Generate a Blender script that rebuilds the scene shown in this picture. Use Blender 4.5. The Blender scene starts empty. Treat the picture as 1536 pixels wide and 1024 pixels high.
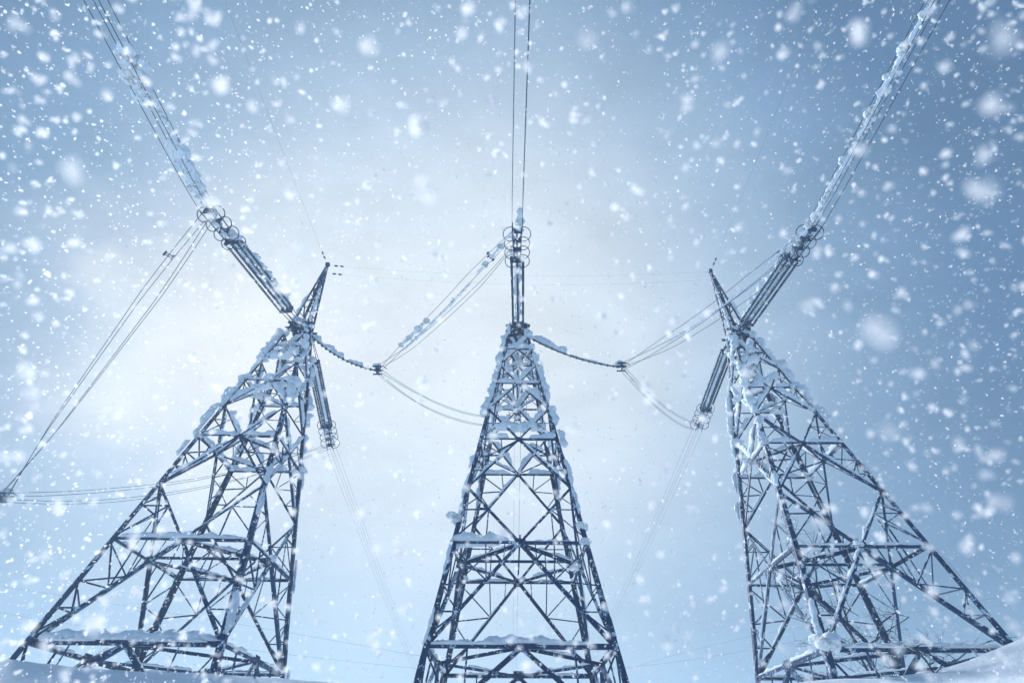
import bpy, bmesh, math, random
from mathutils import Vector, Matrix, noise
R = math.radians
V = Vector
S = bpy.context.scene
COL = S.collection
rng = random.Random(11)

# ---------------------------------------------------------------- camera
F_PX, PITCH, ROLL = 736.3, R(41.64), R(0.30)
cd = bpy.data.cameras.new('camera'); cam = bpy.data.objects.new('camera', cd); COL.objects.link(cam)
cd.sensor_width = 36; cd.lens = F_PX / 1536 * 36
cd.clip_start = .02; cd.clip_end = 3000
cam.rotation_euler = (Matrix.Rotation(math.pi / 2 + PITCH, 3, 'X') @ Matrix.Rotation(ROLL, 3, 'Z')).to_euler()
S.camera = cam
cd.dof.use_dof = True; cd.dof.focus_distance = 34; cd.dof.aperture_fstop = 1.4

def ray(u, v):
    """direction of a photograph pixel (1536 x 1024)"""
    a, b = u - 768, v - 512
    a, b = a * math.cos(ROLL) + b * math.sin(ROLL), -a * math.sin(ROLL) + b * math.cos(ROLL)
    up = -b / F_PX
    c, s = math.cos(PITCH), math.sin(PITCH)
    return V((a / F_PX, c - up * s, s + up * c))
def at_y(u, v, y): r = ray(u, v); return r * (y / r.y)
def at_d(u, v, d): return ray(u, v).normalized() * d

# ---------------------------------------------------------------- materials
def new_mat(name):
    m = bpy.data.materials.new(name); m.use_nodes = True
    nt = m.node_tree; nt.nodes.clear()
    return m, nt, nt.nodes.new('ShaderNodeOutputMaterial')
def N(nt, t, **kw):
    n = nt.nodes.new(t)
    for k, v in kw.items():
        if k in n.inputs: n.inputs[k].default_value = v
        else: setattr(n, k, v)
    return n
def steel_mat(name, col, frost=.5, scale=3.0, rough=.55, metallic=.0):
    m, nt, out = new_mat(name)
    L = nt.links.new
    tc = N(nt, 'ShaderNodeTexCoord'); geo = N(nt, 'ShaderNodeNewGeometry')
    n1 = N(nt, 'ShaderNodeTexNoise', Scale=scale, Detail=5., Roughness=.65)
    n2 = N(nt, 'ShaderNodeTexNoise', Scale=scale * 5, Detail=4.)
    L(tc.outputs['Object'], n1.inputs['Vector']); L(tc.outputs['Object'], n2.inputs['Vector'])
    sep = N(nt, 'ShaderNodeSeparateXYZ'); L(geo.outputs['Normal'], sep.inputs[0])
    up = N(nt, 'ShaderNodeMath', operation='MULTIPLY_ADD'); up.inputs[1].default_value = .20; up.inputs[2].default_value = 0
    L(sep.outputs['Z'], up.inputs[0])
    ad = N(nt, 'ShaderNodeMath', operation='ADD'); L(n1.outputs['Fac'], ad.inputs[0]); L(up.outputs[0], ad.inputs[1])
    ad2 = N(nt, 'ShaderNodeMath', operation='MULTIPLY_ADD'); ad2.inputs[1].default_value = .35
    L(n2.outputs['Fac'], ad2.inputs[0]); L(ad.outputs[0], ad2.inputs[2])
    rp = N(nt, 'ShaderNodeValToRGB'); e = rp.color_ramp.elements
    e[0].position = 1 - .36 * frost - .04; e[1].position = min(1, 1 - .36 * frost + .05)
    e[0].color = (0, 0, 0, 1); e[1].color = (1, 1, 1, 1)
    L(ad2.outputs[0], rp.inputs[0])
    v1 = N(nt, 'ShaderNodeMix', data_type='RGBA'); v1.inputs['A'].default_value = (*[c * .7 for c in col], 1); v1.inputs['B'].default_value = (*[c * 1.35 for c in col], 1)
    L(n2.outputs['Fac'], v1.inputs['Factor'])
    mx = N(nt, 'ShaderNodeMix', data_type='RGBA'); mx.inputs['B'].default_value = (.62, .77, .91, 1)
    L(rp.outputs['Color'], mx.inputs['Factor']); L(v1.outputs['Result'], mx.inputs['A'])
    b = N(nt, 'ShaderNodeBsdfPrincipled', Roughness=rough, Metallic=metallic)
    b.inputs['Specular IOR Level'].default_value = .25
    L(mx.outputs['Result'], b.inputs['Base Color'])
    bp = N(nt, 'ShaderNodeBump', Strength=.3, Distance=.03); L(ad2.outputs[0], bp.inputs['Height']); L(bp.outputs[0], b.inputs['Normal'])
    L(b.outputs[0], out.inputs[0])
    return m
def snow_mat(name, col, trans, bump=.5, scale=6.):
    m, nt, out = new_mat(name); L = nt.links.new
    tc = N(nt, 'ShaderNodeTexCoord')
    n1 = N(nt, 'ShaderNodeTexNoise', Scale=scale, Detail=6., Roughness=.6); L(tc.outputs['Object'], n1.inputs['Vector'])
    bp = N(nt, 'ShaderNodeBump', Strength=bump, Distance=.08); L(n1.outputs['Fac'], bp.inputs['Height'])
    d = N(nt, 'ShaderNodeBsdfDiffuse', Color=(*col, 1)); t = N(nt, 'ShaderNodeBsdfTranslucent', Color=(*col, 1))
    L(bp.outputs[0], d.inputs['Normal'])
    mx = N(nt, 'ShaderNodeMixShader'); mx.inputs[0].default_value = trans
    L(d.outputs[0], mx.inputs[1]); L(t.outputs[0], mx.inputs[2]); L(mx.outputs[0], out.inputs[0])
    return m
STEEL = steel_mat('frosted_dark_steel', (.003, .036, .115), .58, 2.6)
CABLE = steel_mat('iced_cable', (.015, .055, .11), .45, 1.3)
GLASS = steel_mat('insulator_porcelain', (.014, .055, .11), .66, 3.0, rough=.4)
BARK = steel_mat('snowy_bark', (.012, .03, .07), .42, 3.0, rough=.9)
def sss_mat(name, col, radius, scale):
    m, nt, out = new_mat(name); L = nt.links.new
    tc = N(nt, 'ShaderNodeTexCoord')
    n1 = N(nt, 'ShaderNodeTexNoise', Scale=scale, Detail=7., Roughness=.65); L(tc.outputs['Object'], n1.inputs['Vector'])
    bp = N(nt, 'ShaderNodeBump', Strength=.6, Distance=.10); L(n1.outputs['Fac'], bp.inputs['Height'])
    b = N(nt, 'ShaderNodeBsdfPrincipled', Roughness=.8); b.inputs['Base Color'].default_value = (*col, 1)
    b.inputs['Specular IOR Level'].default_value = .1
    b.inputs['Subsurface Weight'].default_value = 1; b.inputs['Subsurface Radius'].default_value = radius; b.inputs['Subsurface Scale'].default_value = 1
    L(bp.outputs[0], b.inputs['Normal']); L(b.outputs[0], out.inputs[0]); return m
SNOW = sss_mat('packed_snow', (.74, .83, .92), (.045, .046, .05), 6.)
GROUND = snow_mat('snow_ground', (.80, .87, .94), .0, .9, 2.2)
FLAKE = snow_mat('snowflake', (.99, .99, 1.0), .86, .0, 60.)
_nt = FLAKE.node_tree; _o = next(n for n in _nt.nodes if n.type == 'OUTPUT_MATERIAL'); _src = _o.inputs[0].links[0].from_socket
_mx = N(_nt, 'ShaderNodeMixShader'); _mx.inputs[0].default_value = .32; _tr = N(_nt, 'ShaderNodeBsdfTransparent')     # lacy crystals let some light straight through
_nt.links.new(_src, _mx.inputs[1]); _nt.links.new(_tr.outputs[0], _mx.inputs[2]); _nt.links.new(_mx.outputs[0], _o.inputs[0])

# ---------------------------------------------------------------- object helpers
def tag(o, label=None, cat=None, group=None, kind=None):
    if label: o['label'] = label
    if cat: o['category'] = cat
    if group: o['group'] = group
    if kind: o['kind'] = kind
    return o
def empty(name, loc, rz=0.):
    o = bpy.data.objects.new(name, None); COL.objects.link(o); o.location = loc; o.rotation_euler.z = rz
    o.empty_display_size = .3
    return o
class MB:
    def __init__(s): s.v = []; s.f = []
    def add(s, vs, fs):
        n = len(s.v); s.v += [tuple(p) for p in vs]; s.f += [tuple(i + n for i in f) for f in fs]; return s
    def mesh(s, name, m, smooth=False):
        me = bpy.data.meshes.new(name); me.from_pydata(s.v, [], s.f); me.materials.append(m)
        if smooth: me.polygons.foreach_set('use_smooth', [True] * len(me.polygons))
        me.update(); return me
    def build(s, name, m, parent=None, smooth=False):
        return inst(name, s.mesh(name, m, smooth), parent)
    # shapes
    def angle(s, p0, p1, n, size, th=None, d2=None):
        """rolled steel angle from p0 to p1; one flange across the axis in the face, one along -n"""
        th = th or max(.012, size * .13)
        ax = (p1 - p0).normalized(); n = (n - ax * n.dot(ax)).normalized(); b = ax.cross(n)
        if d2 is not None:
            b = (d2 - ax * d2.dot(ax)).normalized()
        a = size
        prof = [(0, 0), (a, 0), (a, -th), (th, -th), (th, -a), (0, -a)]
        sh = -a * .5 if d2 is None else 0
        vs = [p + b * (x + sh) + n * y for p in (p0, p1) for x, y in prof]
        fs = [(i, (i + 1) % 6, 6 + (i + 1) % 6, 6 + i) for i in range(6)]
        fs += [(0, 1, 2, 3), (0, 3, 4, 5), (9, 8, 7, 6), (11, 10, 9, 6)]
        return s.add(vs, fs)
    def box(s, c, ex, ey, ez):
        vs = [c + ex * i + ey * j + ez * k for k in (-1, 1) for j in (-1, 1) for i in (-1, 1)]
        return s.add(vs, [(0, 2, 3, 1), (4, 5, 7, 6), (0, 1, 5, 4), (2, 6, 7, 3), (0, 4, 6, 2), (1, 3, 7, 5)])
    def tube(s, pts, rad, n=6, closed=False):
        m = len(pts); vs = []; fs = []; ref = V((0, 0, 1))
        for i, p in enumerate(pts):
            if closed: t = pts[(i + 1) % m] - pts[i - 1]
            else: t = pts[min(i + 1, m - 1)] - pts[max(i - 1, 0)]
            t.normalize()
            if abs(t.dot(ref)) > .97: r0 = V((1, 0, 0))
            else: r0 = ref
            x = t.cross(r0).normalized(); y = x.cross(t)
            r = rad(i / max(1, m - 1)) if callable(rad) else rad
            for k in range(n):
                a = 2 * math.pi * k / n; vs.append(p + x * (r * math.cos(a)) + y * (r * math.sin(a)))
        for i in range(m if closed else m - 1):
            j = (i + 1) % m
            for k in range(n): fs.append((i * n + k, i * n + (k + 1) % n, j * n + (k + 1) % n, j * n + k))
        if not closed: fs += [tuple(range(n))[::-1], tuple((m - 1) * n + k for k in range(n))]
        return s.add(vs, fs)
    def lathe(s, p0, p1, prof, n=10):
        """prof: list of (distance along, radius)"""
        ax = (p1 - p0).normalized(); x = ax.cross(V((0, 0, 1)))
        if x.length < .1: x = ax.cross(V((1, 0, 0)))
        x.normalize(); y = ax.cross(x); vs = []; fs = []
        for d, r in prof:
            for k in range(n):
                a = 2 * math.pi * k / n; vs.append(p0 + ax * d + x * (r * math.cos(a)) + y * (r * math.sin(a)))
        for i in range(len(prof) - 1):
            for k in range(n): fs.append((i * n + k, i * n + (k + 1) % n, (i + 1) * n + (k + 1) % n, (i + 1) * n + k))
        fs += [tuple(range(n))[::-1], tuple((len(prof) - 1) * n + k for k in range(n))]
        return s.add(vs, fs)
    def strip(s, pts, w, h, seed, lift=0., lump=1.0, step=.11, n=10):
        """a ridge of snow lying along a polyline"""
        seg = [(pts[i + 1] - pts[i]).length for i in range(len(pts) - 1)]; L = sum(seg)
        m = max(5, int(L / step)); ps = []
        for i in range(m + 1):
            d = L * i / m; k = 0
            while k < len(seg) - 1 and d > seg[k]: d -= seg[k]; k += 1
            ps.append(pts[k].lerp(pts[k + 1], min(1, d / seg[k])))
        off = V((seed * 7.31, seed * 3.17, seed * 1.7)); vs = []; fs = []
        for i, p in enumerate(ps):
            t = (ps[min(i + 1, m)] - ps[max(i - 1, 0)]).normalized()
            up = V((0, 0, 1)) - t * t.z
            if up.length < .05: up = V((0, -1, 0))
            up.normalize(); sd = t.cross(up)
            e = i / m; e = max(0.02, 1 - abs(2 * e - 1) ** 6) ** .5
            q = p * 1.3 + off
            k1 = (.75 + .75 * lump * noise.noise(q)) * e; k2 = (.9 + .5 * lump * noise.noise(q * 1.7 + V((5, 5, 5)))) * e
            k1 = max(.12, k1); k2 = max(.2, k2)
            sway = noise.noise(q * .9 + V((9, 1, 3))) * .25 * w * lump
            for k in range(n):
                a = 2 * math.pi * k / n
                cx, cy = math.cos(a), math.sin(a)
                y = (cy * .62 + .38) * h * k1 if cy > -.6 else cy * .02
                r = p + sd * (cx * w * .5 * k2 + sway) + up * (lift + y)
                r = r + (sd * cx + up * max(0, cy)) * ((noise.noise(r * 3.6 + off) * .07 + noise.noise(r * 9 + off) * .045) * min(w, h * 2) / .25 * lump)
                vs.append(r)
        for i in range(m):
            for k in range(n): fs.append((i * n + k, i * n + (k + 1) % n, (i + 1) * n + (k + 1) % n, (i + 1) * n + k))
        fs += [tuple(range(n))[::-1], tuple(m * n + k for k in range(n))]
        return s.add(vs, fs)
    def lump(s, c, r, seed, count=4, flat=.75, sub=3):
        """irregular clump of several swollen lobes"""
        g = random.Random(seed)
        for i in range(count):
            o = V((g.uniform(-1, 1), g.uniform(-1, 1), g.uniform(-.5, .5))) * r * (.62 if i else 0)
            rr = r * (g.uniform(.45, .8) if i else .8)
            off = V((g.uniform(0, 90), g.uniform(0, 90), g.uniform(0, 90)))
            vs, fs = ico(sub); out = []
            for p in vs:
                k = 1 + .34 * noise.noise(p * 1.6 + off) + .16 * noise.noise(p * 4 + off) + .10 * noise.noise(p * 8 + off)
                q = p * rr * k; q.z *= flat; out.append(c + o + q)
            s.add(out, fs)
        return s
_ico = {}
def ico(sub):
    if sub not in _ico:
        bm = bmesh.new(); bmesh.ops.create_icosphere(bm, subdivisions=sub, radius=1)
        _ico[sub] = ([v.co.copy() for v in bm.verts], [tuple(v.index for v in f.verts) for f in bm.faces]); bm.free()
    return _ico[sub]
def inst(name, me, parent=None):
    o = bpy.data.objects.new(name, me); COL.objects.link(o)
    if parent: o.parent = parent
    return o
_cache = {}
def cached(key, name, fn, m, parent, smooth=False):
    if key not in _cache: _cache[key] = fn(MB()).mesh(name, m, smooth)
    return inst(name, _cache[key], parent)

# ---------------------------------------------------------------- ground
CREST = [(-300, 905), (-120, 950), (0, 986), (60, 995), (120, 1000), (200, 1006), (330, 1011), (430, 1017), (560, 1028), (640, 1042), (777, 1060),
         (1000, 1048), (1136, 1033), (1235, 1022), (1340, 1016), (1400, 1006), (1460, 988), (1500, 972), (1536, 957), (1620, 906), (1800, 865)]
YC = 24.2
cr = sorted((p.x, p.z) for p in (at_y(u, v, YC) for u, v in CREST))
def crest(x):
    if x <= cr[0][0]: return cr[0][1]
    for (a, za), (b, zb) in zip(cr, cr[1:]):
        if x <= b:
            t = (x - a) / (b - a); return za + (zb - za) * t
    return cr[-1][1]
def sm(a, b, x):
    t = min(1, max(0, (x - a) / (b - a))); return t * t * (3 - 2 * t)
def ground(x, y):
    c = crest(x * YC / max(8., y) if y < YC else x)
    n = noise.noise(V((x * .12, y * .12, 3))) * .35 + noise.noise(V((x * .5, y * .5, 9))) * .14 + noise.noise(V((x * 1.3, y * 1.1, 4))) * .10
    k = min(1, max(0, (y - 1) / (YC - 1))) ** 1.9
    z = -1.65 + (c + 1.65) * k
    if y > YC: z = c + (2.2 - c) * sm(YC + .6, YC + 4.5, y) - .012 * (y - YC)
    amp = .25 + .75 * min(1, abs(y - YC) / 8)
    return z + n * amp * min(1, .3 + abs(y) / 20)
def axis(lo, hi, near0, near1, st):
    a = [near0 + st * i for i in range(int((near1 - near0) / st) + 1)]; d = st
    while a[-1] < hi: d *= 1.25; a.append(min(hi, a[-1] + d))
    d = st
    while a[0] > lo: d *= 1.25; a.insert(0, max(lo, a[0] - d))
    return a
xs = axis(-420, 420, -40, 40, .30); ys = axis(-420, 420, -4, 40, .30)
g = MB(); g.v = [(x, y, ground(x, y)) for y in ys for x in xs]; nx = len(xs)
g.f = [(j * nx + i, j * nx + i + 1, (j + 1) * nx + i + 1, (j + 1) * nx + i) for j in range(len(ys) - 1) for i in range(nx - 1)]
tag(g.build('snowy_ground', GROUND, smooth=True), 'snow covered slope under the three pylons', 'ground', kind='structure')

# ---------------------------------------------------------------- pylons
ZT = 27.83; WT = .676; KT = .1595
ZB = 1.4
LEV = [4.46, 9.31, 12.65, 16.16, 18.75, 21.15, 23.15, 24.95, 26.5, 27.83]
def hw(z): return WT + KT * (ZT - z)
FACE = {'front': (V((1, 0, 0)), V((0, -1, 0))), 'back': (V((-1, 0, 0)), V((0, 1, 0))), 'near': (V((0, -1, 0)), V((-1, 0, 0))), 'far': (V((0, 1, 0)), V((1, 0, 0)))}
def P(face, s, z, inset=0.):
    t, n = FACE[face]; w = hw(z)
    q = t * (s * w) + n * (w - inset); return V((q.x, q.y, z - ZB))

def pylon(px, py, rz, peak, label, seed):
    T = tag(empty('lattice_pylon', (px, py, ZB), rz), label, 'pylon', 'lattice pylons standing in a row')
    gs = random.Random(seed)
    def bar(name, key, p0, p1, n, size, parent=T):
        return cached(key, name, lambda m: m.angle(p0, p1, n, size), STEEL, parent)
    # legs: two riveted lengths each, drawn as one tapered angle
    for sx in (-1, 1):
        for sy in (-1, 1):
            def leg(m):
                zz = [0.3, 9.31, 18.75, 27.83]; sz = [.29, .27, .23, .20]
                for i in range(3):
                    a = V((sx * hw(zz[i]), sy * hw(zz[i]), zz[i] - ZB)); b = V((sx * hw(zz[i + 1]), sy * hw(zz[i + 1]), zz[i + 1] - ZB))
                    m.angle(a, b, V((0, sy, 0)), sz[i], .035, V((-sx, 0, 0)))
                    # splice plates
                    c = a.lerp(b, .55); ax = (b - a).normalized()
                    m.box(c + V((-sx * .12, sy * .014, 0)), V((.11, 0, 0)), V((0, .012, 0)), ax * .45)
                    m.box(c + V((sx * .014, -sy * .12, 0)), V((.012, 0, 0)), V((0, .11, 0)), ax * .45)
                return m
            L = cached(('leg', sx, sy), 'leg', leg, STEEL, T)
            # snow plastered along the leg
            out = V((sx, sy, 0)).normalized()
            z = 3.5
            while z < 27:
                ln = gs.uniform(.7, 2.2); fat = .10 + .26 * sm(11, 20, z)
                if gs.random() < .35 + .5 * sm(10, 18, z):
                    a = V((sx * hw(z), sy * hw(z), z - ZB)); z2 = min(27.6, z + ln); b = V((sx * hw(z2), sy * hw(z2), z2 - ZB))
                    o = out * gs.uniform(-.12, .12)
                    MB().strip([a + o, b + o], .22 + fat * gs.uniform(.6, 1.5), fat * gs.uniform(.8, 1.7), seed * 50 + gs.random() * 40, .02, 1.1, .14).build('snow_cover', SNOW, L, True)
                z += ln * gs.uniform(.8, 1.5)
    second = []
    for fc in FACE:
        t, n = FACE[fc]
        def snow_on(o, p0, p1, w, h, prob, seed2, lump=1.):
            if gs.random() > prob: return
            a = gs.uniform(0, .25); b = gs.uniform(.7, 1.)
            MB().strip([p0.lerp(p1, a) - n * .05, p0.lerp(p1, b) - n * .05], w, h, seed2, .06, lump).build('snow_cover', SNOW, o, True)
        # horizontals, each half a strut of its own from leg to the middle joint
        for li, sz in ((0, .22), (1, .155), (3, .12), (5, .10), (7, .09)):
            z = LEV[li]
            for sg in (-1, 1):
                p0, p1 = P(fc, sg * .99, z, .045), P(fc, 0, z, .045)
                o = bar('horizontal_strut', ('hs', fc, li, sg), p0, p1, n, sz)
                big = 1.7 if (li == 0 and fc == 'front') else 1
                snow_on(o, p0, p1, sz * 1.35 * big, (.13 + .30 * sm(8, 16, z)) * big, .95, seed * 31 + li * 7 + sg + len(fc))
        # main diagonals in diamonds between the levels
        for i in range(len(LEV) - 1):
            z0, z1 = LEV[i], LEV[i + 1]; sz = [.185, .14, .135, .12, .105, .10, .09, .085, .085][i]; H = z1 - z0
            for sg in (-1, 1):
                if i % 2 == 0: p0, p1 = P(fc, sg * .97, z0, .085), P(fc, 0, z1, .085)
                else: p0, p1 = P(fc, 0, z0, .085), P(fc, sg * .97, z1, .085)
                o = bar('diagonal_brace', ('db', fc, i, sg), p0, p1, n, sz)
                snow_on(o, p0, p1, sz * 1.4 + .25 * sm(14, 20, z0), .08 + .32 * sm(10, 17, z0), .35 + .5 * sm(8, 15, z0), seed * 17 + i * 5 + sg * 2 + len(fc), 1.2)
                D = lambda u: p0.lerp(p1, u)
                G = lambda u: P(fc, sg, z0 + u * H, .13)
                b = .066 if H > 3 else .055
                if i == 0:
                    bars = [(D(.30), G(.30), b), (D(.30), G(.55), b), (D(.60), G(.55), b), (D(.60), G(.97), b), (D(.60), P(fc, sg * .5, z1, .13), b), (D(.30), G(.08), b), (D(.80), P(fc, sg * .22, z1, .13), b * .8)]
                elif i == 2:
                    bars = [(D(.34), G(.34), b), (D(.34), G(.62), b), (D(.66), G(.62), b), (D(.66), G(.97), b), (D(.66), P(fc, sg * .45, z1, .13), b)]
                elif i % 2 == 0:
                    bars = [(D(.5), G(.5), b), (D(.5), G(.95), b)]
                elif H > 3:
                    bars = [(D(.58), G(.58), b), (D(.58), G(.06), b), (D(.58), P(fc, sg * .5, z0, .13), b), (D(.8), G(.58), b * .8)]
                else:
                    bars = [(D(.52), G(.52), b), (D(.52), G(.04), b)]
                second += [(q0, q1, n, s2, ('sb', fc, i, sg, k)) for k, (q0, q1, s2) in enumerate(bars)]
        # legs of the portal below the first strut
        for sg in (-1, 1):
            bar('diagonal_brace', ('d0', fc, sg), P(fc, 0, LEV[0] - .05, .10), P(fc, sg * .97, .6, .10), n, .20)
            second.append((P(fc, sg * .5, 2.55, .15), P(fc, sg, 2.9, .15), n, .08, ('s0', fc, sg)))
            second.append((P(fc, sg * .52, 2.5, .15), P(fc, sg * .55, 4.4, .15), n, .08, ('s1', fc, sg)))
            second.append((P(fc, sg * .62, 2.1, .15), P(fc, sg * .97, 4.3, .15), n, .08, ('s2', fc, sg)))
        # bolted joint plates
        for li, r in ((0, .30), (1, .30), (3, .22), (5, .17)):
            z = LEV[li]; c = P(fc, 0, z, .065)
            upv = (P(fc, 0, z + 1) - P(fc, 0, z)).normalized()
            def plate(m):
                m.box(c, t * r, n * .014, upv * r * .8)
                for a in (-.6, -.2, .2, .6):
                    for bb in (-.5, .5): m.box(c + t * (a * r) + upv * (bb * r) + n * .02, t * .018, n * .018, upv * .018)
                return m
            cached(('pl', fc, li), 'joint_plate', plate, STEEL, T)
    # plan bracing
    for li, sz in ((0, .13), (1, .16), (3, .10), (5, .08)):
        z = LEV[li] + .02; mids = [P(f_, 0, z, .16) for f_ in ('front', 'far', 'back', 'near')]
        for k in range(4):
            p0, p1 = mids[k], mids[(k + 1) % 4]
            o = bar('plan_brace', ('pb', li, k), p0, p1, V((0, 0, 1)), sz)
            if gs.random() < .75: MB().strip([p0.lerp(p1, gs.uniform(.05, .3)), p0.lerp(p1, gs.uniform(.6, .95))], sz * 1.5, .16 + .22 * sm(8, 16, z), seed + li + k * 3.3, .01).build('snow_cover', SNOW, o, True)
        if li == 1:
            bar('plan_brace', ('pc', 0), mids[1] + V((0, 0, .2)), mids[3] + V((0, 0, .2)), V((0, 0, 1)), .16)
            bar('plan_brace', ('pc', 1), mids[0] + V((0, 0, .42)), mids[2] + V((0, 0, .42)), V((0, 0, 1)), .10)
    # secondary bracing: the hundred longest as parts, the rest as one
    second.sort(key=lambda s: -(s[0] - s[1]).length)
    for p0, p1, n, sz, key in second[:100]: bar('secondary_brace', key, p0, p1, n, sz)
    def rest(m):
        for p0, p1, n, sz, key in second[100:]: m.angle(p0, p1, n, sz)
        return m
    if len(second) > 100: tag(cached('rest', 'small_bracing', rest, STEEL, T), kind='stuff')
    # head
    for k, (z, sy) in enumerate([(27.83, -1), (27.83, 1), (27.1, -1), (27.1, 1)]):
        def beam(m):
            y = sy * (hw(z) + .02); m.angle(V((-1.0, y, z - ZB)), V((1.0, y, z - ZB)), V((0, sy, 0)), .24, .04); return m
        cached(('beam', k), 'cross_beam', beam, STEEL, T)
    for sx in (-1, 1):
        def sb(m):
            m.angle(V((sx * .74, -1.05, 27.60 - ZB)), V((sx * .74, 1.05, 27.60 - ZB)), V((sx, 0, 0)), .24, .04)
            m.angle(V((sx * .70, -.72, 27.1 - ZB)), V((sx * .70, .72, 27.55 - ZB)), V((sx, 0, 0)), .10)
            m.angle(V((sx * .72, .72, 27.1 - ZB)), V((sx * .72, -.72, 27.55 - ZB)), V((sx, 0, 0)), .10); return m
        cached(('sbeam', sx), 'side_beam', sb, STEEL, T)
    def dk(m):
        for k in range(5): m.box(V((0, -.6 + .3 * k, 27.72 - ZB)), V((.7, 0, 0)), V((0, .09, 0)), V((0, 0, .03)))
        m.box(V((-.25, .0, 27.0 - ZB)), V((.16, 0, 0)), V((0, .5, 0)), V((0, 0, .18))); return m
    cached('deck', 'head_platform', dk, STEEL, T)
    m = MB().lump(V((-.25, -.4, 27.95 - ZB)), .55, seed, 4, .55); m.lump(V((.4, -.2, 27.98 - ZB)), .5, seed + 1, 4, .55); m.lump(V((0, .5, 27.95 - ZB)), .6, seed + 2, 4, .55)
    m.build('snow_cap', SNOW, T, True)
    # thick clumps jammed in the bracing of the upper half
    for k in range(30):
        fc = gs.choice(list(FACE)); li = gs.choice((1, 3, 3, 4, 5, 5, 6, 7, 7, 8)); z = LEV[li]
        if li % 2 == 1 and gs.random() < .5: s_, zz = gs.uniform(-.12, .12), z + .12
        else: s_, zz = gs.choice((-1, 1)) * gs.uniform(.93, 1.0), z + gs.uniform(-.1, .3)
        r = gs.uniform(.18, .34) * (1 + .45 * sm(15, 20, z)) * (1 - .2 * sm(23, 27, z))
        MB().lump(P(fc, s_, zz, .08), r, seed * 100 + k, 6, .7).build('snow_clump', SNOW, T, True)
    if peak:
        def pk(k): return V(((-1, 1, 1, -1)[k] * .66, (-1, -1, 1, 1)[k] * .66, 27.83 - ZB))
        apex = V((0, 0, 36.0 - ZB))
        tp = lambda k: apex + V(((-1, 1, 1, -1)[k] * .09, (-1, -1, 1, 1)[k] * .09, -.1))
        for k in range(4):
            o = cached(('pk', k), 'peak_leg', lambda m: m.angle(pk(k), tp(k), V((0, (-1, -1, 1, 1)[k], 0)), .17, .03, V(((1, -1, -1, 1)[k], 0, 0))), STEEL, T)
            if k in (0, 1): MB().strip([pk(k).lerp(tp(k), .02), pk(k).lerp(tp(k), gs.uniform(.4, .75))], .26, .2, seed + k, .0, 1.2).build('snow_cover', SNOW, o, True)
        us = [0, .17, .33, .48, .62, .75, .87]
        for i in range(len(us) - 1):
            for k in range(4):
                def lace(m):
                    a, b = (k, (k + 1) % 4) if i % 2 else ((k + 1) % 4, k)
                    nn = (pk(k) + pk((k + 1) % 4)); nn.z = 0
                    m.angle(pk(a).lerp(tp(a), us[i]), pk(b).lerp(tp(b), us[i + 1]), nn.normalized(), .085); return m
                cached(('lace', i, k), 'peak_lacing', lace, STEEL, T)
        cached('pkt', 'peak_cap', lambda m: m.box(apex, V((.16, 0, 0)), V((0, .16, 0)), V((0, 0, .16))), STEEL, T)
    return T

PL, PC, PR = V((-17.37, 29.76, 0)), V((.48, 30, 0)), V((18.77, 30.29, 0))
TL = pylon(PL.x, PL.y, .025, True, 'left peaked lattice pylon, its legs splayed toward the lower left corner', 3)
TC = pylon(PC.x, PC.y, 0, False, 'middle lattice pylon with a flat snowy top and no peak', 8)
TR = pylon(PR.x, PR.y, -.017, True, 'right peaked lattice pylon standing in front of a bare tree', 14)
# deep snow lying on particular struts
def extra(T, p0, p1, w, h, seed, face=None):
    inv = Matrix.Rotation(-T.rotation_euler.z, 4, 'Z') @ Matrix.Translation(-T.location)
    MB().strip([p0, p1], w, h, seed, .02, .8).build('snow_bank', SNOW, T, True).matrix_local = Matrix.Identity(4)
extra(TL, P('front', -.9, LEV[0], .1) + V((0, 0, .1)), P('front', .95, LEV[0], .1) + V((0, 0, .1)), .55, .46, 91)
extra(TL, P('front', -.9, LEV[1], .1) + V((0, 0, .05)), P('front', .85, LEV[1], .1) + V((0, 0, .05)), .38, .34, 92)
extra(TC, P('front', -.45, LEV[0], .1) + V((0, 0, .1)), P('front', .45, LEV[0], .1) + V((0, 0, .1)), .45, .32, 93)
extra(TC, P('front', -.98, LEV[1], .1) + V((0, 0, .05)), P('front', -.15, LEV[1], .1) + V((0, 0, .05)), .5, .5, 94)
extra(TC, P('front', -.98, LEV[1] + .0, .9) + V((0, 0, .05)), P('front', -.3, LEV[1], .7) + V((0, 0, .05)), .6, .6, 95)
extra(TR, P('front', -.9, LEV[0], .1) + V((0, 0, .1)), P('front', .5, LEV[0], .1) + V((0, 0, .1)), .34, .2, 96)
MB().lump(P('front', -.97, LEV[0] + .25), .5, 501, 8, .7).build('snow_clump', SNOW, TR, True)
MB().lump(P('front', -1.05, 10.6), .36, 502, 7, .7).build('snow_clump', SNOW, TC, True)
MB().lump(P('front', .98, 10.2), .30, 503, 7, .7).build('snow_clump', SNOW, TC, True)
MB().lump(P('far', .0, 9.3, .3), .5, 504, 6).build('snow_clump', SNOW, TC, True)
for T, sg, sd in ((TL, -1, 61), (TC, 1, 62), (TC, -1, 64), (TR, 1, 63)):
    a, b = (18.3, 26.4) if T is TL else (19.3, 24.6)
    MB().strip([P('front', sg * 1.0, a), P('front', sg * 1.0, (a + b) / 2), P('front', sg * 1.0, b)], .45, .42, sd, -.05, 1.3, .12).build('snow_bank', SNOW, T, True)
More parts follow.
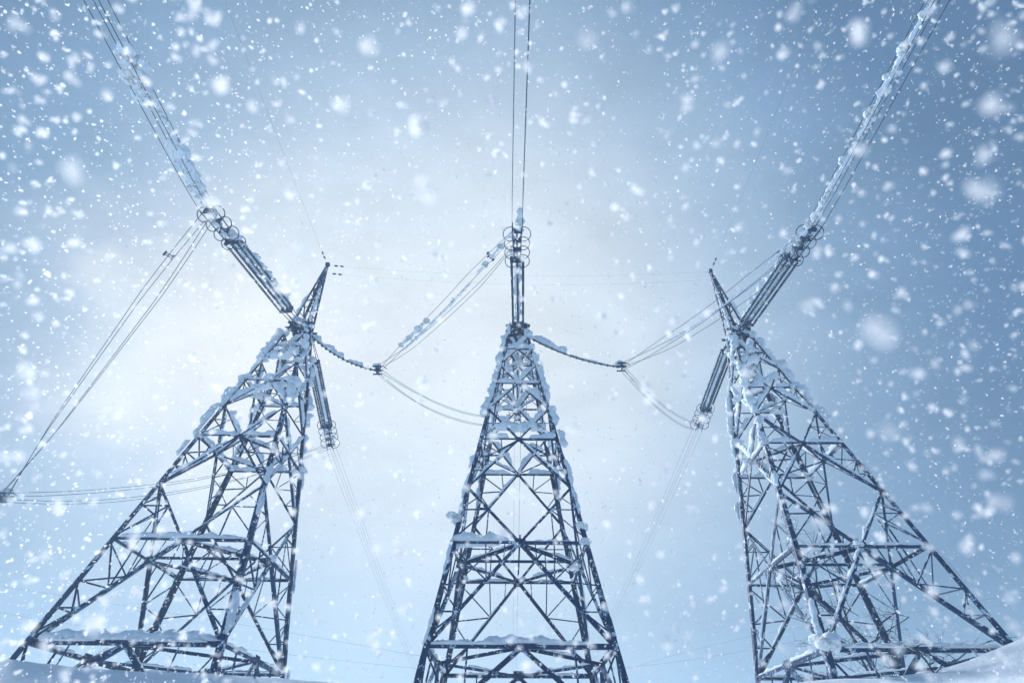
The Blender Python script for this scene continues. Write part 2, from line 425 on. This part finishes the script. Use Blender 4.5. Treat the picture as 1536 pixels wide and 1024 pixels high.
for T, z, sd in ((TL, 20.2, 71), (TL, 23.6, 72), (TR, 21.4, 73), (TR, 23.8, 74), (TC, 17.2, 75), (TC, 25.2, 76)):
    fc = 'front'; MB().strip([P(fc, -.75, z, .3), P(fc, .75, z + (.9 if T is not TC else 0), .3)], .75, .7, sd, -.1, 1.2, .14).build('snow_bank', SNOW, T, True)

# ---------------------------------------------------------------- insulator strings, conductors, jumpers
def frame(d):
    sx = d.cross(V((0, 0, 1))).normalized(); return sx, sx.cross(d).normalized()
def sag_line(p0, p1, sag, n=24):
    return [p0.lerp(p1, i / n) - V((0, 0, 4 * sag * (i / n) * (1 - i / n))) for i in range(n + 1)]
def insulator(p0, p1, label, group, seed, snow=.5, L_ins=7.3, tilt=1):
    """p0 at the tower head, p1 where the conductors begin"""
    T = tag(empty('insulator_string', p0), label, 'insulator', group)
    gs = random.Random(seed)
    d = (p1 - p0); tot = d.length; d = d.normalized(); sx, up = frame(d); o0 = V((0, 0, 0))
    a0 = tot - 3.1 - L_ins
    offs = [(-.40, -.22), (0, -.26), (.40, -.22), (-.40, .22), (.40, .22)]
    for (x, y) in offs:
        q = sx * x + up * y
        prof = []
        k = 0; dd = 0.
        while dd < L_ins:
            prof += [(dd, .035), (dd + .03, .105), (dd + .06, .095), (dd + .08, .035)]; dd += .19
        MB().lathe(d * a0 + q, d * (a0 + L_ins) + q, prof, 9).build('disc_chain', GLASS, T, True)
        MB().tube([sx * (x * .8) + up * y * .4, d * a0 + q], .03, 6).build('link_rod', STEEL, T, True)
    for dist in (a0 - .05, a0 + L_ins + .06):
        c = d * dist
        MB().box(c, sx * .50, up * .30, d * .025).build('yoke_plate', STEEL, T)
    b0 = a0 + L_ins + .1
    for x in (-.29, .29):
        for y in (-.2, .2):
            MB().tube([d * b0 + sx * x * .8 + up * y, d * tot + sx * x + up * y * 1.4], .035, 6).build('link_rod', STEEL, T, True)
    for r in range(4):
        dist = a0 + L_ins - .1 + r * .82
        MB().box(d * (dist + .25), sx * .30, up * .16, d * .06).build('clamp_block', STEEL, T)
        for x in (-1, 1):
            rad = .44 if r < 3 else .47
            c = d * dist + sx * (x * rad * .92)
            pts = [c + sx * (rad * math.cos(t)) + (up * .72 + d * (.6 * tilt)).normalized() * (rad * .98 * math.sin(t)) for t in [2 * math.pi * k / 28 for k in range(28)]]
            MB().tube(pts, .03, 6, True).build('grading_ring', STEEL, T, True)
    if snow > 0:
        m = MB()
        m.strip([d * (a0 - .3) + up * .26 + sx * gs.uniform(-.1, .1), d * (a0 + L_ins * .55) + up * .28, d * (a0 + L_ins) + up * .26], .72 * (.6 + snow * .7), .55 * snow, seed, 0, 1.2)
        m.build('snow_cover', SNOW, T, True)
        m = MB()
        for k in range(int(9 * snow) + 1): m.lump(d * (b0 + gs.uniform(0, 2.7)) + sx * gs.uniform(-.4, .4) + up * gs.uniform(-.1, .25), gs.uniform(.16, .32), seed * 9 + k, 3)
        m.build('snow_clump', SNOW, T, True)
    return d, sx, up
def cable(pts, rad, label, group=None, name='conductor_cable', cat='cable', mat=None):
    o0 = pts[0].copy()
    m = MB().tube([p - o0 for p in pts], rad, 6)
    o = m.build(name, mat or CABLE, None, True); o.location = o0
    return tag(o, label, cat, group)
def spacer(c, sx, up, half, label, group):
    T = tag(empty('bundle_spacer', c), label, 'cable spacer', group)
    pts = [sx * (x * half) + up * (y * half) for x, y in ((-1, -1), (1, -1), (1, 1), (-1, 1))]
    MB().tube(pts, .03, 6, True).build('spacer_frame', STEEL, T, True)
    for p in pts: MB().tube([p - sx.cross(up) * .1, p + sx.cross(up) * .1], .05, 8).build('cable_clamp', STEEL, T, True)
    return T
side = {'L': 'left', 'C': 'middle', 'R': 'right'}
FR = {'L': (V((-17.45, 28.75, 27.5)), V((-18.75, 16.8, 25.9)), V((-18.55, 6.25, 25.6))),
      'C': (V((.48, 29.0, 27.6)), V((.27, 18.6, 26.5)), V((.40, 6.4, 26.3))),
      'R': (V((18.85, 29.3, 27.5)), V((19.1, 18.1, 26.15)), V((18.8, 6.15, 25.75)))}
BK = {'L': (V((-16.95, 30.9, 27.1)), V((-17.75, 43.2, 24.2)), V((-17.4, 97.3, 16.2))),
      'C': (V((.48, 31.0, 27.5)), V((.6, 41.6, 26.3)), V((.8, 98.0, 19.5))),
      'R': (V((18.35, 31.4, 27.3)), V((18.65, 42.5, 26.2)), V((18.77, 98.7, 22.2)))}
NODE = {'L': V((-32.3, 30., 13.2)), 'C': V((-10.45, 30., 23.62)), 'R': V((8.57, 30., 24.08))}
HALF = .33
corner = [(-1, -1), (1, -1), (1, 1), (-1, 1)]
cname = ['lower left', 'lower right', 'upper right', 'upper left']
for k in 'LCR':
    p0, p1, p2 = FR[k]
    d, sx, up = insulator(p0, p1, f'insulator string with grading rings pulling from the {side[k]} pylon head up toward the viewer', 'front insulator strings', 21 + ord(k), {'L': 1.0, 'C': .25, 'R': 1.05}[k])
    far = p1 + (p2 - p1) * 3.6; far.z += 1.0
    for (x, y), cn in zip(corner, cname):
        o = sx * (x * HALF) + up * (y * HALF * .9)
        a = [p1 + o - d * .5] + [p1.lerp(far, i / 20) - V((0, 0, .8 * (i / 20) * (1 - i / 20))) + o for i in range(1, 21)]
        cable(a, .020, f'{cn} cable of the four running from the {side[k]} front insulator string over the viewer', f'overhead cables of the {side[k]} line')
    q0, q1, q2 = BK[k]
    d2, sx2, up2 = insulator(q0, q1, f'insulator string hanging back from the {side[k]} pylon head toward the distance', 'rear insulator strings', 31 + ord(k), {'L': .35, 'C': .3, 'R': .45}[k], 7.6, -1)
    far2 = q1 + (q2 - q1) * 2.6; far2.z += 2.5
    for (x, y), cn in zip(corner, cname):
        o = sx2 * (x * HALF) + up2 * (y * HALF)
        n = 26; pts = []
        for i in range(n + 1):
            t = i / n; p = q1.lerp(far2, t); s0 = 1 / 2.6
            lin = q1.lerp(far2, s0).z; sg = (lin - q2.z) / (4 * s0 * (1 - s0)); p.z -= 4 * sg * t * (1 - t)
            pts.append(p + o)
        cable(pts, .011, f'{cn} cable of the four running from the {side[k]} rear insulator string into the distance', f'far cables of the {side[k]} line')
    # jumpers
    nd = NODE[k]
    tie = tag(empty('jumper_clamp', nd), f'clamp joining the jumper cables on the left of the {side[k]} pylon', 'cable clamp', 'jumper clamps')
    dj = (p1 - nd).normalized(); sj, uj = frame(dj)
    MB().box(V((0, 0, 0)), V((.06, 0, 0)), V((0, .32, 0)), V((0, 0, .22))).build('clamp_plate', STEEL, tie)
    for a in (-.28, .28):
        for b in (-.18, .18): MB().tube([V((-.35, a, b)), V((.35, a, b))], .055, 8).build('clamp_sleeve', STEEL, tie, True)
    MB().tube([V((.1, -.3, -.1)), V((.45, -.2, .25)), V((.7, .1, .2))], .03, 6).build('clamp_arm', STEEL, tie, True)
    MB().lump(V((-.1, 0, .38)), .34, 77 + ord(k), 5, .7).build('snow_clump', SNOW, tie, True)
    for i, (x, y) in enumerate(corner):
        st = p1 - d * (.5 + .35 * (i % 2)) + sx * (x * .3) + up * (y * .2 - .15)
        mid = nd + V((0, x * .28, y * .18))
        en = q1 - d2 * .4 + sx2 * (-x * .3) + up2 * (y * .25)
        o1 = V((0, 0, 0)); s1 = {'L': .35, 'C': .75, 'R': .9}[k]; s2 = {'L': 1.6, 'C': 1.7, 'R': 1.3}[k]
        w1 = sj * (x * .34) + V((0, 0, y * .22)); 
        pts = []
        for j in range(19):
            t = j / 18; pts.append(st.lerp(mid, t) - V((0, 0, 4 * s1 * t * (1 - t))) + w1 * min(1, 5 * t * (1 - t)))
        for j in range(1, 19):
            t = j / 18; pts.append(mid.lerp(en, t) - V((0, 0, 4 * s2 * t * (1 - t))) + (V((x * .2, 0, y * .24)) ) * min(1, 5 * t * (1 - t)))
        cable(pts, .017, f'{cname[i]} jumper cable looping left around the {side[k]} pylon', f'jumper cables of the {side[k]} pylon', 'jumper_cable')
    # spacer on the jumper
    spacer(p1.lerp(nd, .16) - V((0, 0, 4 * s1 * .16 * .84)), sj, uj, .22, f'small spacer on the jumper cables just below the {side[k]} front grading rings', 'jumper spacers')
    # tie chain from the neighbouring pylon
    src = {'L': V((-40.5, 30., 15.2)), 'C': V((-16.5, 29.8, 27.05)), 'R': V((1.3, 30., 27.2))}[k]
    T = tag(empty('tie_chain', src), {'L': 'short insulated tie holding the far left jumper clamp at the left edge', 'C': 'snow covered tie sagging from the left pylon head to the jumper clamp', 'R': 'snow covered tie sagging from the middle pylon head to the jumper clamp'}[k], 'tie cable', 'jumper ties')
    pts = [p - src for p in sag_line(src, nd + V((-.2, 0, 0)), .55 if k != 'L' else .2, 30)]
    for a in (-.09, .09):
        MB().tube([p + V((0, a, a * .5)) for p in pts], .035, 6).build('tie_rod', CABLE, T, True)
    m = MB()
    for i in range(2, 29, 2):
        c = pts[i]; t = (pts[i + 1] - pts[i]).normalized(); m.lathe(c, c + t, [(0, .04), (.05, .13), (.10, .12), (.13, .04)], 9)
    m.build('insulator_discs', GLASS, T, True)
    if k == 'C':
        MB().strip(pts[1:17], .42, .62, 5.5, .05, .9).build('snow_cover', SNOW, T, True); MB().strip(pts[18:26], .3, .3, 6.5, .05, .9).build('snow_cover', SNOW, T, True)
    if k == 'R':
        MB().strip(pts[1:14], .45, .72, 7.5, .05, .8).build('snow_cover', SNOW, T, True); MB().strip(pts[14:27], .22, .18, 8.5, .03, 1.1).build('snow_cover', SNOW, T, True)

# snow lumps caught on the overhead bundles
def snow_lump(pts, w, h, label, seed, lumps=()):
    """uneven sleeve: a thin ridge with many small rough tufts caught between the cables"""
    g = random.Random(int(seed * 100)); o0 = pts[0]; q = [p - o0 for p in pts]; L = sum((q[i + 1] - q[i]).length for i in range(len(q) - 1))
    m = MB().strip(q, w * .55, h * .6, seed, -.12, 1.6, .08)
    def along(t):
        f = t * (len(q) - 1); i = min(len(q) - 2, int(f)); return q[i].lerp(q[i + 1], f - i)
    n = int(L / (.16 + w * .12)); off = V((seed, 3, 1))
    for i in range(n):
        t = (i + g.random()) / n; k = .55 + .9 * (noise.noise(V((t * L * .9, 0, 0)) + off) + .3)
        if k < .3: continue
        r = w * g.uniform(.18, .34) * min(1.4, k)
        m.lump(along(t) + V((g.uniform(-.42, .42) * w, g.uniform(-.2, .2) * w, g.uniform(-.35, .30) * w)), r, int(seed * 1000) + i, 2, .85, 2)
    for t, r in lumps: m.lump(along(t), r, int(seed * 10 + t * 100), 6, .8)
    o = m.build('snow_lump', SNOW, None, True); o.location = o0
    tag(o, label, 'snow', 'snow stuck on the cables')
def fr(k, t, dx=0, dz=.12):
    p1, p2 = FR[k][1], FR[k][2]; return p1.lerp(p2, t) + V((dx, 0, dz))
snow_lump([fr('L', .60), fr('L', .80)], 1.0, .8, 'biggest grey snow clump on the upper left cables, nearest the top left corner', 3.1, ((.15, .55), (.4, .62), (.65, .62), (.9, .5)))
snow_lump([fr('L', .36, .25), fr('L', .60, .25)], .45, .2, 'thin strip of snow along the upper left cables below the biggest clump', 4.2)
snow_lump([fr('L', -.02), fr('L', .20), fr('L', .36)], .85, .6, 'ragged snow sleeve on the left cables just above the grading rings', 5.3, ((.25, .42), (.55, .48), (.9, .58)))
snow_lump([fr('R', -.02, -.2), fr('R', .25, -.2), fr('R', .45, -.2)], .62, .24, 'snow sleeve on the right cables just above the grading rings', 6.4, ((.1, .3), (.4, .25)))
snow_lump([fr('R', .45, -.25), fr('R', .8, -.25), fr('R', 1.2, -.25)], .62, .24, 'long snow sleeve along the upper right cables near the top edge', 7.5, ((.2, .3), (.55, .28), (.8, .3)))
snow_lump([fr('C', -.04, .2), fr('C', .1, .2)], .5, .5, 'small snow tuft above the grading rings of the middle string', 8.6, ((.4, .3),))
def jp(k, t, s1): return FR[k][1].lerp(NODE[k], t) - V((0, 0, 4 * s1 * t * (1 - t)))
snow_lump([jp('C', t, .75) + V((-.25, 0, .15)) for t in (.55, .62, .70, .78)], .32, .22, 'row of snow lumps on the jumper cables between left and middle pylons', 9.7, ((.1, .24), (.4, .27), (.7, .24), (.95, .2)))
snow_lump([jp('C', t, .75) + V((.1, 0, .1)) for t in (.03, .12, .2, .26)], .3, .22, 'snow on the jumper cables right beside the middle grading rings', 10.8, ((.3, .22), (.7, .2)))
snow_lump([jp('R', t, .9) + V((-.2, 0, .1)) for t in (.02, .12, .22)], .4, .3, 'snow on the jumper cables beside the right grading rings', 11.9, ((.3, .28),))

snow_lump([jp('C', t, .75) + V((.25, 0, .05)) for t in (.30, .45, .6, .8)], .26, .13, 'thin rime strip on the lower jumper cables between left and middle pylons', 12.4)
snow_lump([jp('R', t, .9) + V((.2, 0, .1)) for t in (.3, .45, .6, .75)], .22, .1, 'thin rime strip on the jumper cables left of the right pylon peak', 13.4)

# ---------------------------------------------------------------- earth wires
def earth(p0, p1, sag, label, ins=True, group='earth wires', rad=.006):
    o0 = p0.copy(); pts = [p - o0 for p in sag_line(p0, p1, sag, 26)]
    o = tag(MB().tube(pts, rad, 5).build('earth_wire', CABLE, None, True), label, 'cable', group); o.location = o0
    if ins:
        d = (pts[1] - pts[0]).normalized()
        for k in (0, 1): MB().lathe(d * (.5 + k * .55), d * (1 + k * .55), [(0, .02), (.05, .07), (.12, .09), (.28, .07), (.4, .02)], 8).build('insulator', GLASS, o, True)
    return o
aL, aR = V((PL.x - .05, PL.y, 36.0)), V((PR.x + .05, PR.y, 36.0))
earth(aL + V((0, -.2, 0)), V((-17.2, -20, 34.2)), .5, 'thin earth wire from the left peak to the top edge')
earth(aR + V((0, -.2, 0)), V((18.8, -20, 36.0)), .4, 'thin earth wire from the right peak to the top edge')
earth(aL + V((.2, 0, -.1)), aR + V((-.2, 0, -.1)), 1.0, 'upper thin wire strung level between the two peaks', group='cross wires', rad=.004)
earth(aL + V((.2, .2, -1.0)), aR + V((-.2, .2, -1.0)), 1.1, 'lower thin wire strung level between the two peaks', group='cross wires', rad=.004)
# faint power lines far behind
for i, (a, b, c, lb) in enumerate([((-200, 850), (215, 912), (640, 985), 'upper faint far power line crossing behind the left pylon feet'),
                                   ((-200, 880), (200, 950), (640, 1003), 'lower faint far power line crossing behind the left pylon feet'),
                                   ((900, 1003), (1250, 950), (1750, 830), 'upper faint far power line crossing behind the right pylon'),
                                   ((900, 1016), (1300, 925), (1750, 905), 'lower faint far power line crossing behind the right pylon')]):
    y = 85 + 5 * i; A, B, C_ = at_y(*a, y), at_y(*b, y), at_y(*c, y); pts = []
    for j in range(25):
        t = j / 24; pts.append(A * ((1 - t) * (1 - 2 * t)) + B * (4 * t * (1 - t)) + C_ * (t * (2 * t - 1)))
    cable(pts, .014, lb, 'far power lines', 'distant_cable')

# ---------------------------------------------------------------- bare tree and scrub
def bare_tree(base, h, label, name, seed, spread=.45, depth=4, group=None, lean=V((0, 0, 0)), r0=.07):
    g = random.Random(seed); T = tag(empty(name, base), label, name.replace('_', ' ').split()[-1], group)
    trunk, twig, snow = MB(), MB(), []
    def grow(p, d, ln, r, lv):
        n = 5; pts = [p]
        for i in range(n):
            d = (d + V((g.gauss(0, .13), g.gauss(0, .13), g.gauss(0, .10)))).normalized(); pts.append(pts[-1] + d * (ln / n))
        (trunk if lv == 0 else twig).tube(pts, lambda t: r * (1 - .55 * t), 5 if lv < 2 else 4)
        if lv == 1 and g.random() < .6: snow.append(MB().strip([q + V((0, 0, r)) for q in pts[1:4]], r * 2.6, r * 2.0, g.random() * 50, 0, .8, .2, 6))
        if lv >= depth: return
        for i in range(g.choice((3, 4, 4)) if lv else 7):
            q = pts[g.randint(1 if lv else 1, n)]
            s = V((g.uniform(-1, 1), g.uniform(-1, 1), g.uniform(-.15, .5))).normalized()
            grow(q, (d * (1 - spread) + s * spread * 1.6).normalized(), ln * g.uniform(.42, .68), r * .5, lv + 1)
    grow(V((0, 0, -.3)), (V((0, 0, 1)) + lean).normalized(), h * .62, r0, 0)
    trunk.build('trunk', BARK, T, True); twig.build('branches', BARK, T, True)
    for sm_ in snow: sm_.build('snow_cover', SNOW, T, True)
b = at_y(1335, 1010, 41); b.z = ground(b.x, b.y)
bare_tree(b, 15., 'bare thin tree with tangled twigs behind the right pylon legs', 'bare_tree', 5, .5, 4, r0=.14)
b = at_y(1290, 1000, 38); b.z = ground(b.x, b.y)
bare_tree(b, 12., 'smaller bare tree left of the taller one behind the right pylon', 'bare_tree', 6, .55, 4, r0=.11)
b = at_y(1392, 992, 24.0); b.z = ground(b.x, b.y)
bare_tree(b, 2.1, 'twiggy shrub poking from the snow bank right of the right pylon strut', 'bare_shrub', 12, .6, 3, 'shrubs in the snow', V((.3, 0, 0)), .05)
b = at_y(88, 1012, 22); b.z = ground(b.x, b.y)
bare_tree(b, .8, 'single bent twig in the snow at the lower left', 'bare_shrub', 9, .4, 1, 'shrubs in the snow', V((.8, 0, 0)), .02)
b = at_y(385, 1014, 24); b.z = ground(b.x, b.y)
bare_tree(b, .9, 'small tuft of stalks in the snow at the right foot of the left pylon', 'bare_shrub', 10, .5, 2, 'shrubs in the snow', V((0, 0, 0)), .03)
b = at_y(300, 1008, 26); b.z = ground(b.x, b.y)
bare_tree(b, 1.3, 'low scrub under the bottom strut of the left pylon', 'bare_shrub', 19, .7, 3, 'shrubs in the snow', V((.2, 0, 0)), .04)

# ---------------------------------------------------------------- falling snow
def plate(g, m, c, r, n=7):
    """one thin domed irregular ice plate"""
    nv = V((g.gauss(0, 1), g.gauss(0, 1), g.gauss(0, 1))).normalized(); x = nv.orthogonal().normalized(); y = nv.cross(x)
    st = g.uniform(.7, 1.3); vs = [c + nv * (r * .3)]
    for k in range(n):
        a = 6.2832 * (k + g.uniform(-.2, .2)) / n; q = r * g.uniform(.7, 1.15)
        vs.append(c + x * (q * math.cos(a) * st) + y * (q * math.sin(a) / st))
    m.add(vs, [(0, 1 + k, 1 + (k + 1) % n) for k in range(n)])
def flake_mesh(seed):
    g = random.Random(seed); m = MB()
    for i in range(g.choice((6, 7, 8))):
        o = V((g.uniform(-1, 1), g.uniform(-1, 1), g.uniform(-1, 1))) * (.5 if i else 0)
        plate(g, m, o, g.uniform(.4, .75) if i else .85, 9)
    return m.mesh('snowflake', FLAKE, True)
FM = [flake_mesh(i) for i in range(14)]
G1 = 'falling snowflakes close to the lens'
def flake(u, v, dpx, dist, label):
    """dpx: sharp diameter in photograph pixels"""
    p = at_d(u, v, dist); dep = p.dot(ray(768, 512).normalized())
    o = inst('snowflake', rng.choice(FM)); o.location = p
    s = dpx / F_PX * dep * .5 / .95
    a, b_ = rng.uniform(.75, 1.1), rng.uniform(.85, 1.35)
    o.scale = (s * a, s * b_, s * rng.uniform(.8, 1.1)); o.rotation_euler = [rng.uniform(0, 6.28) for _ in range(3)]
    tag(o, label, 'snowflake', G1)
BIG = [(1318, 497, 62), (1328, 648, 42), (635, 285, 48), (512, 160, 36), (1505, 62, 52), (1490, 155, 40), (1475, 288, 46), (1478, 235, 36), (1290, 50, 36), (876, 60, 38), (110, 255, 44), (290, 25, 26), (292, 5, 24),
       (1215, 458, 30), (1420, 98, 26), (1075, 70, 36), (1185, 258, 22), (555, 70, 34), (740, 150, 26), (630, 190, 34), (36, 556, 28), (170, 620, 24), (45, 590, 26), (88, 760, 24), (205, 805, 22), (230, 820, 24),
       (330, 130, 30), (920, 310, 24), (815, 180, 22), (1030, 160, 26), (1080, 215, 22), (1440, 660, 26), (1480, 710, 22), (1495, 680, 26), (1450, 820, 30), (1500, 755, 28), (1395, 885, 26), (1290, 225, 26), (1440, 350, 24),
       (140, 935, 30), (60, 830, 24), (20, 690, 26), (540, 770, 22), (600, 830, 24), (480, 730, 24), (1000, 960, 28), (975, 600, 24), (860, 640, 28), (1010, 480, 26), (1120, 560, 24), (450, 40, 22), (1230, 380, 22), (1290, 520, 20),
       (700, 30, 22), (940, 10, 26), (1190, 15, 28), (860, 180, 20), (560, 420, 22), (650, 380, 24), (30, 40, 26), (15, 250, 22), (60, 120, 20), (1380, 560, 24), (1350, 440, 22), (1450, 530, 20), (755, 800, 24), (980, 760, 26), (560, 960, 24), (1180, 910, 24)]
for u, v, s in BIG:
    # blur disc in photo px is about 9 / distance
    dist = max(.36, 22. / s); flake(u + rng.uniform(-3, 3), v + rng.uniform(-3, 3), s * .80, dist, 'large soft snowflake blurred by falling very close to the lens')
for i in range(300 - len(BIG)):
    u, v = rng.uniform(0, 1536), rng.uniform(0, 1024); s = 11 + 15 * rng.random() ** 2.0
    flake(u, v, s * .80, 22 / s, 'medium snowflake falling a little beyond the biggest blurred ones')
m = MB()
for i in range(19000):
    u, v = rng.uniform(-120, 1656), rng.uniform(-90, 1114)
    if i < 1100:
        s = 5.5 + 6 * rng.random() ** 1.5; dist = rng.uniform(9, 16) / s
    elif i < 2900:
        s = 3.5 + 4 * rng.random() ** 1.5; dist = rng.uniform(1.4, 3.5)
    else:
        s = 1.6 + 2.4 * rng.random() ** 2.0; dist = rng.uniform(4, 11) if rng.random() < .7 else rng.uniform(11, 17)
    p = at_d(u, v, dist); r = s / F_PX * dist * .5 * .93
    plate(rng, m, p, r, 6)
    for j in range(3 if i < 1100 else rng.choice((0, 1))):
        plate(rng, m, p + V((rng.uniform(-1, 1), rng.uniform(-1, 1), rng.uniform(-1, 1))) * r * .7, r * rng.uniform(.5, .9), 6)
tag(m.build('falling_snow', FLAKE, None, True), 'fine falling snow filling the air in front of the pylons', 'snowfall', kind='stuff')

# ---------------------------------------------------------------- haze
HAZE = .0022
hm, nt, out = new_mat('snow_haze')
pv = N(nt, 'ShaderNodeVolumePrincipled', Density=HAZE, Anisotropy=.25); pv.inputs['Color'].default_value = (.66, .86, 1, 1)
nt.links.new(pv.outputs[0], out.inputs['Volume'])
zlo = min(p[2] for p in g.v) - 1
hz = MB().box(V((0, 0, (zlo + 44) / 2)), V((430, 0, 0)), V((0, 430, 0)), V((0, 0, (44 - zlo) / 2))).build('haze', hm)
tag(hz, 'pale snow haze filling the air', 'haze', kind='stuff')

# ---------------------------------------------------------------- light and sky
SUN = ray(310, 550).normalized()
el = math.asin(SUN.z); az = math.atan2(SUN.x, SUN.y)
ld = bpy.data.lights.new('sun', 'SUN'); ld.energy = 4.5; ld.angle = R(9); ld.color = (1, .996, .988)
lo = bpy.data.objects.new('sun', ld); COL.objects.link(lo); lo.rotation_euler = (-SUN).to_track_quat('-Z', 'Y').to_euler(); lo.location = SUN * 100
w = bpy.data.worlds.new('World'); S.world = w; w.use_nodes = True; nt = w.node_tree; nt.nodes.clear(); L = nt.links.new
out = N(nt, 'ShaderNodeOutputWorld'); bg = N(nt, 'ShaderNodeBackground', Strength=.10)
sky = N(nt, 'ShaderNodeTexSky', sky_type='NISHITA', sun_disc=False, sun_elevation=el, sun_rotation=az)
tc = N(nt, 'ShaderNodeTexCoord')
def angle_to(d):
    dt = N(nt, 'ShaderNodeVectorMath', operation='DOT_PRODUCT'); dt.inputs[1].default_value = d
    L(nrm.outputs[0], dt.inputs[0])
    ac = N(nt, 'ShaderNodeMath', operation='ARCCOSINE'); L(dt.outputs['Value'], ac.inputs[0])
    dg = N(nt, 'ShaderNodeMath', operation='MULTIPLY'); dg.inputs[1].default_value = 1 / math.pi * 2; L(ac.outputs[0], dg.inputs[0])
    return dg.outputs[0]        # 1.0 = 90 degrees
nrm = N(nt, 'ShaderNodeVectorMath', operation='NORMALIZE'); L(tc.outputs['Generated'], nrm.inputs[0])
cl = N(nt, 'ShaderNodeTexNoise', Scale=2.2, Detail=5., Roughness=.55); L(nrm.outputs[0], cl.inputs['Vector'])
cl2 = N(nt, 'ShaderNodeTexNoise', Scale=4.5, Detail=6., Roughness=.6); L(nrm.outputs[0], cl2.inputs['Vector'])
def lin(c): return tuple(((x / 255) / 12.92 if x / 255 <= .04045 else ((x / 255 + .055) / 1.055) ** 1.9) for x in c) + (1,)
def ramp(stops):
    r = N(nt, 'ShaderNodeValToRGB'); e = r.color_ramp.elements
    while len(e) < len(stops): e.new(.5)
    for i, (p, c) in enumerate(stops): e[i].position = p; e[i].color = c
    r.color_ramp.interpolation = 'B_SPLINE' if False else 'LINEAR'
    return r
def wob(src, n, k):
    a = N(nt, 'ShaderNodeMath', operation='MULTIPLY_ADD'); a.inputs[1].default_value = k; a.inputs[2].default_value = -k / 2
    L(n.outputs['Fac'], a.inputs[0]); b = N(nt, 'ShaderNodeMath', operation='ADD'); L(src, b.inputs[0]); L(a.outputs[0], b.inputs[1]); return b.outputs[0]
r1 = ramp([(0, lin((231, 241, 249))), (.11, lin((225, 237, 247))), (.22, lin((212, 228, 244))), (.30, lin((185, 208, 231))), (.38, lin((150, 179, 211))), (.46, lin((110, 145, 184))), (.55, lin((74, 109, 151))), (.68, lin((56, 89, 130))), (1, lin((76, 110, 152)))])
L(wob(angle_to(ray(690, 550).normalized()), cl, .07), r1.inputs[0])
r2 = ramp([(0, (1, 1, 1, 1)), (.06, (.85, .85, .85, 1)), (.12, (.45, .45, .45, 1)), (.15, (.22, .22, .22, 1)), (.25, (0, 0, 0, 1))])
L(wob(angle_to(ray(320, 525).normalized()), cl2, .26), r2.inputs[0])
m1 = N(nt, 'ShaderNodeMix', data_type='RGBA'); L(r2.outputs[0], m1.inputs['Factor']); L(r1.outputs[0], m1.inputs['A']); m1.inputs['B'].default_value = lin((243, 249, 255))
# overcast cloud layer over the clear sky
cl3 = N(nt, 'ShaderNodeTexNoise', Scale=3.4, Detail=7., Roughness=.6, Distortion=.4); mp = N(nt, 'ShaderNodeMapping'); mp.inputs['Scale'].default_value = (1, 1.6, 2.2)
L(nrm.outputs[0], mp.inputs[0]); L(mp.outputs[0], cl3.inputs['Vector'])
mott = N(nt, 'ShaderNodeMapRange'); mott.inputs['From Min'].default_value = .3; mott.inputs['From Max'].default_value = .7; mott.inputs['To Min'].default_value = 8.9; mott.inputs['To Max'].default_value = 10.6
L(cl3.outputs['Fac'], mott.inputs[0])
sc_ = N(nt, 'ShaderNodeVectorMath', operation='SCALE'); L(mott.outputs[0], sc_.inputs['Scale']); L(m1.outputs['Result'], sc_.inputs[0])
m2 = N(nt, 'ShaderNodeMix', data_type='RGBA'); m2.inputs['Factor'].default_value = .97; L(sky.outputs[0], m2.inputs['A']); L(sc_.outputs[0], m2.inputs['B'])
L(m2.outputs['Result'], bg.inputs['Color']); L(bg.outputs[0], out.inputs[0])

# ---------------------------------------------------------------- render settings
S.view_settings.view_transform = 'Standard'; S.view_settings.look = 'None'; S.view_settings.exposure = 0; S.view_settings.gamma = 1
S.render.engine = 'CYCLES'; c = S.cycles
c.use_denoising = True; c.transparent_max_bounces = 16; c.max_bounces = 6; c.diffuse_bounces = 3; c.transmission_bounces = 3; c.volume_bounces = 1; c.caustics_reflective = False; c.caustics_refractive = False
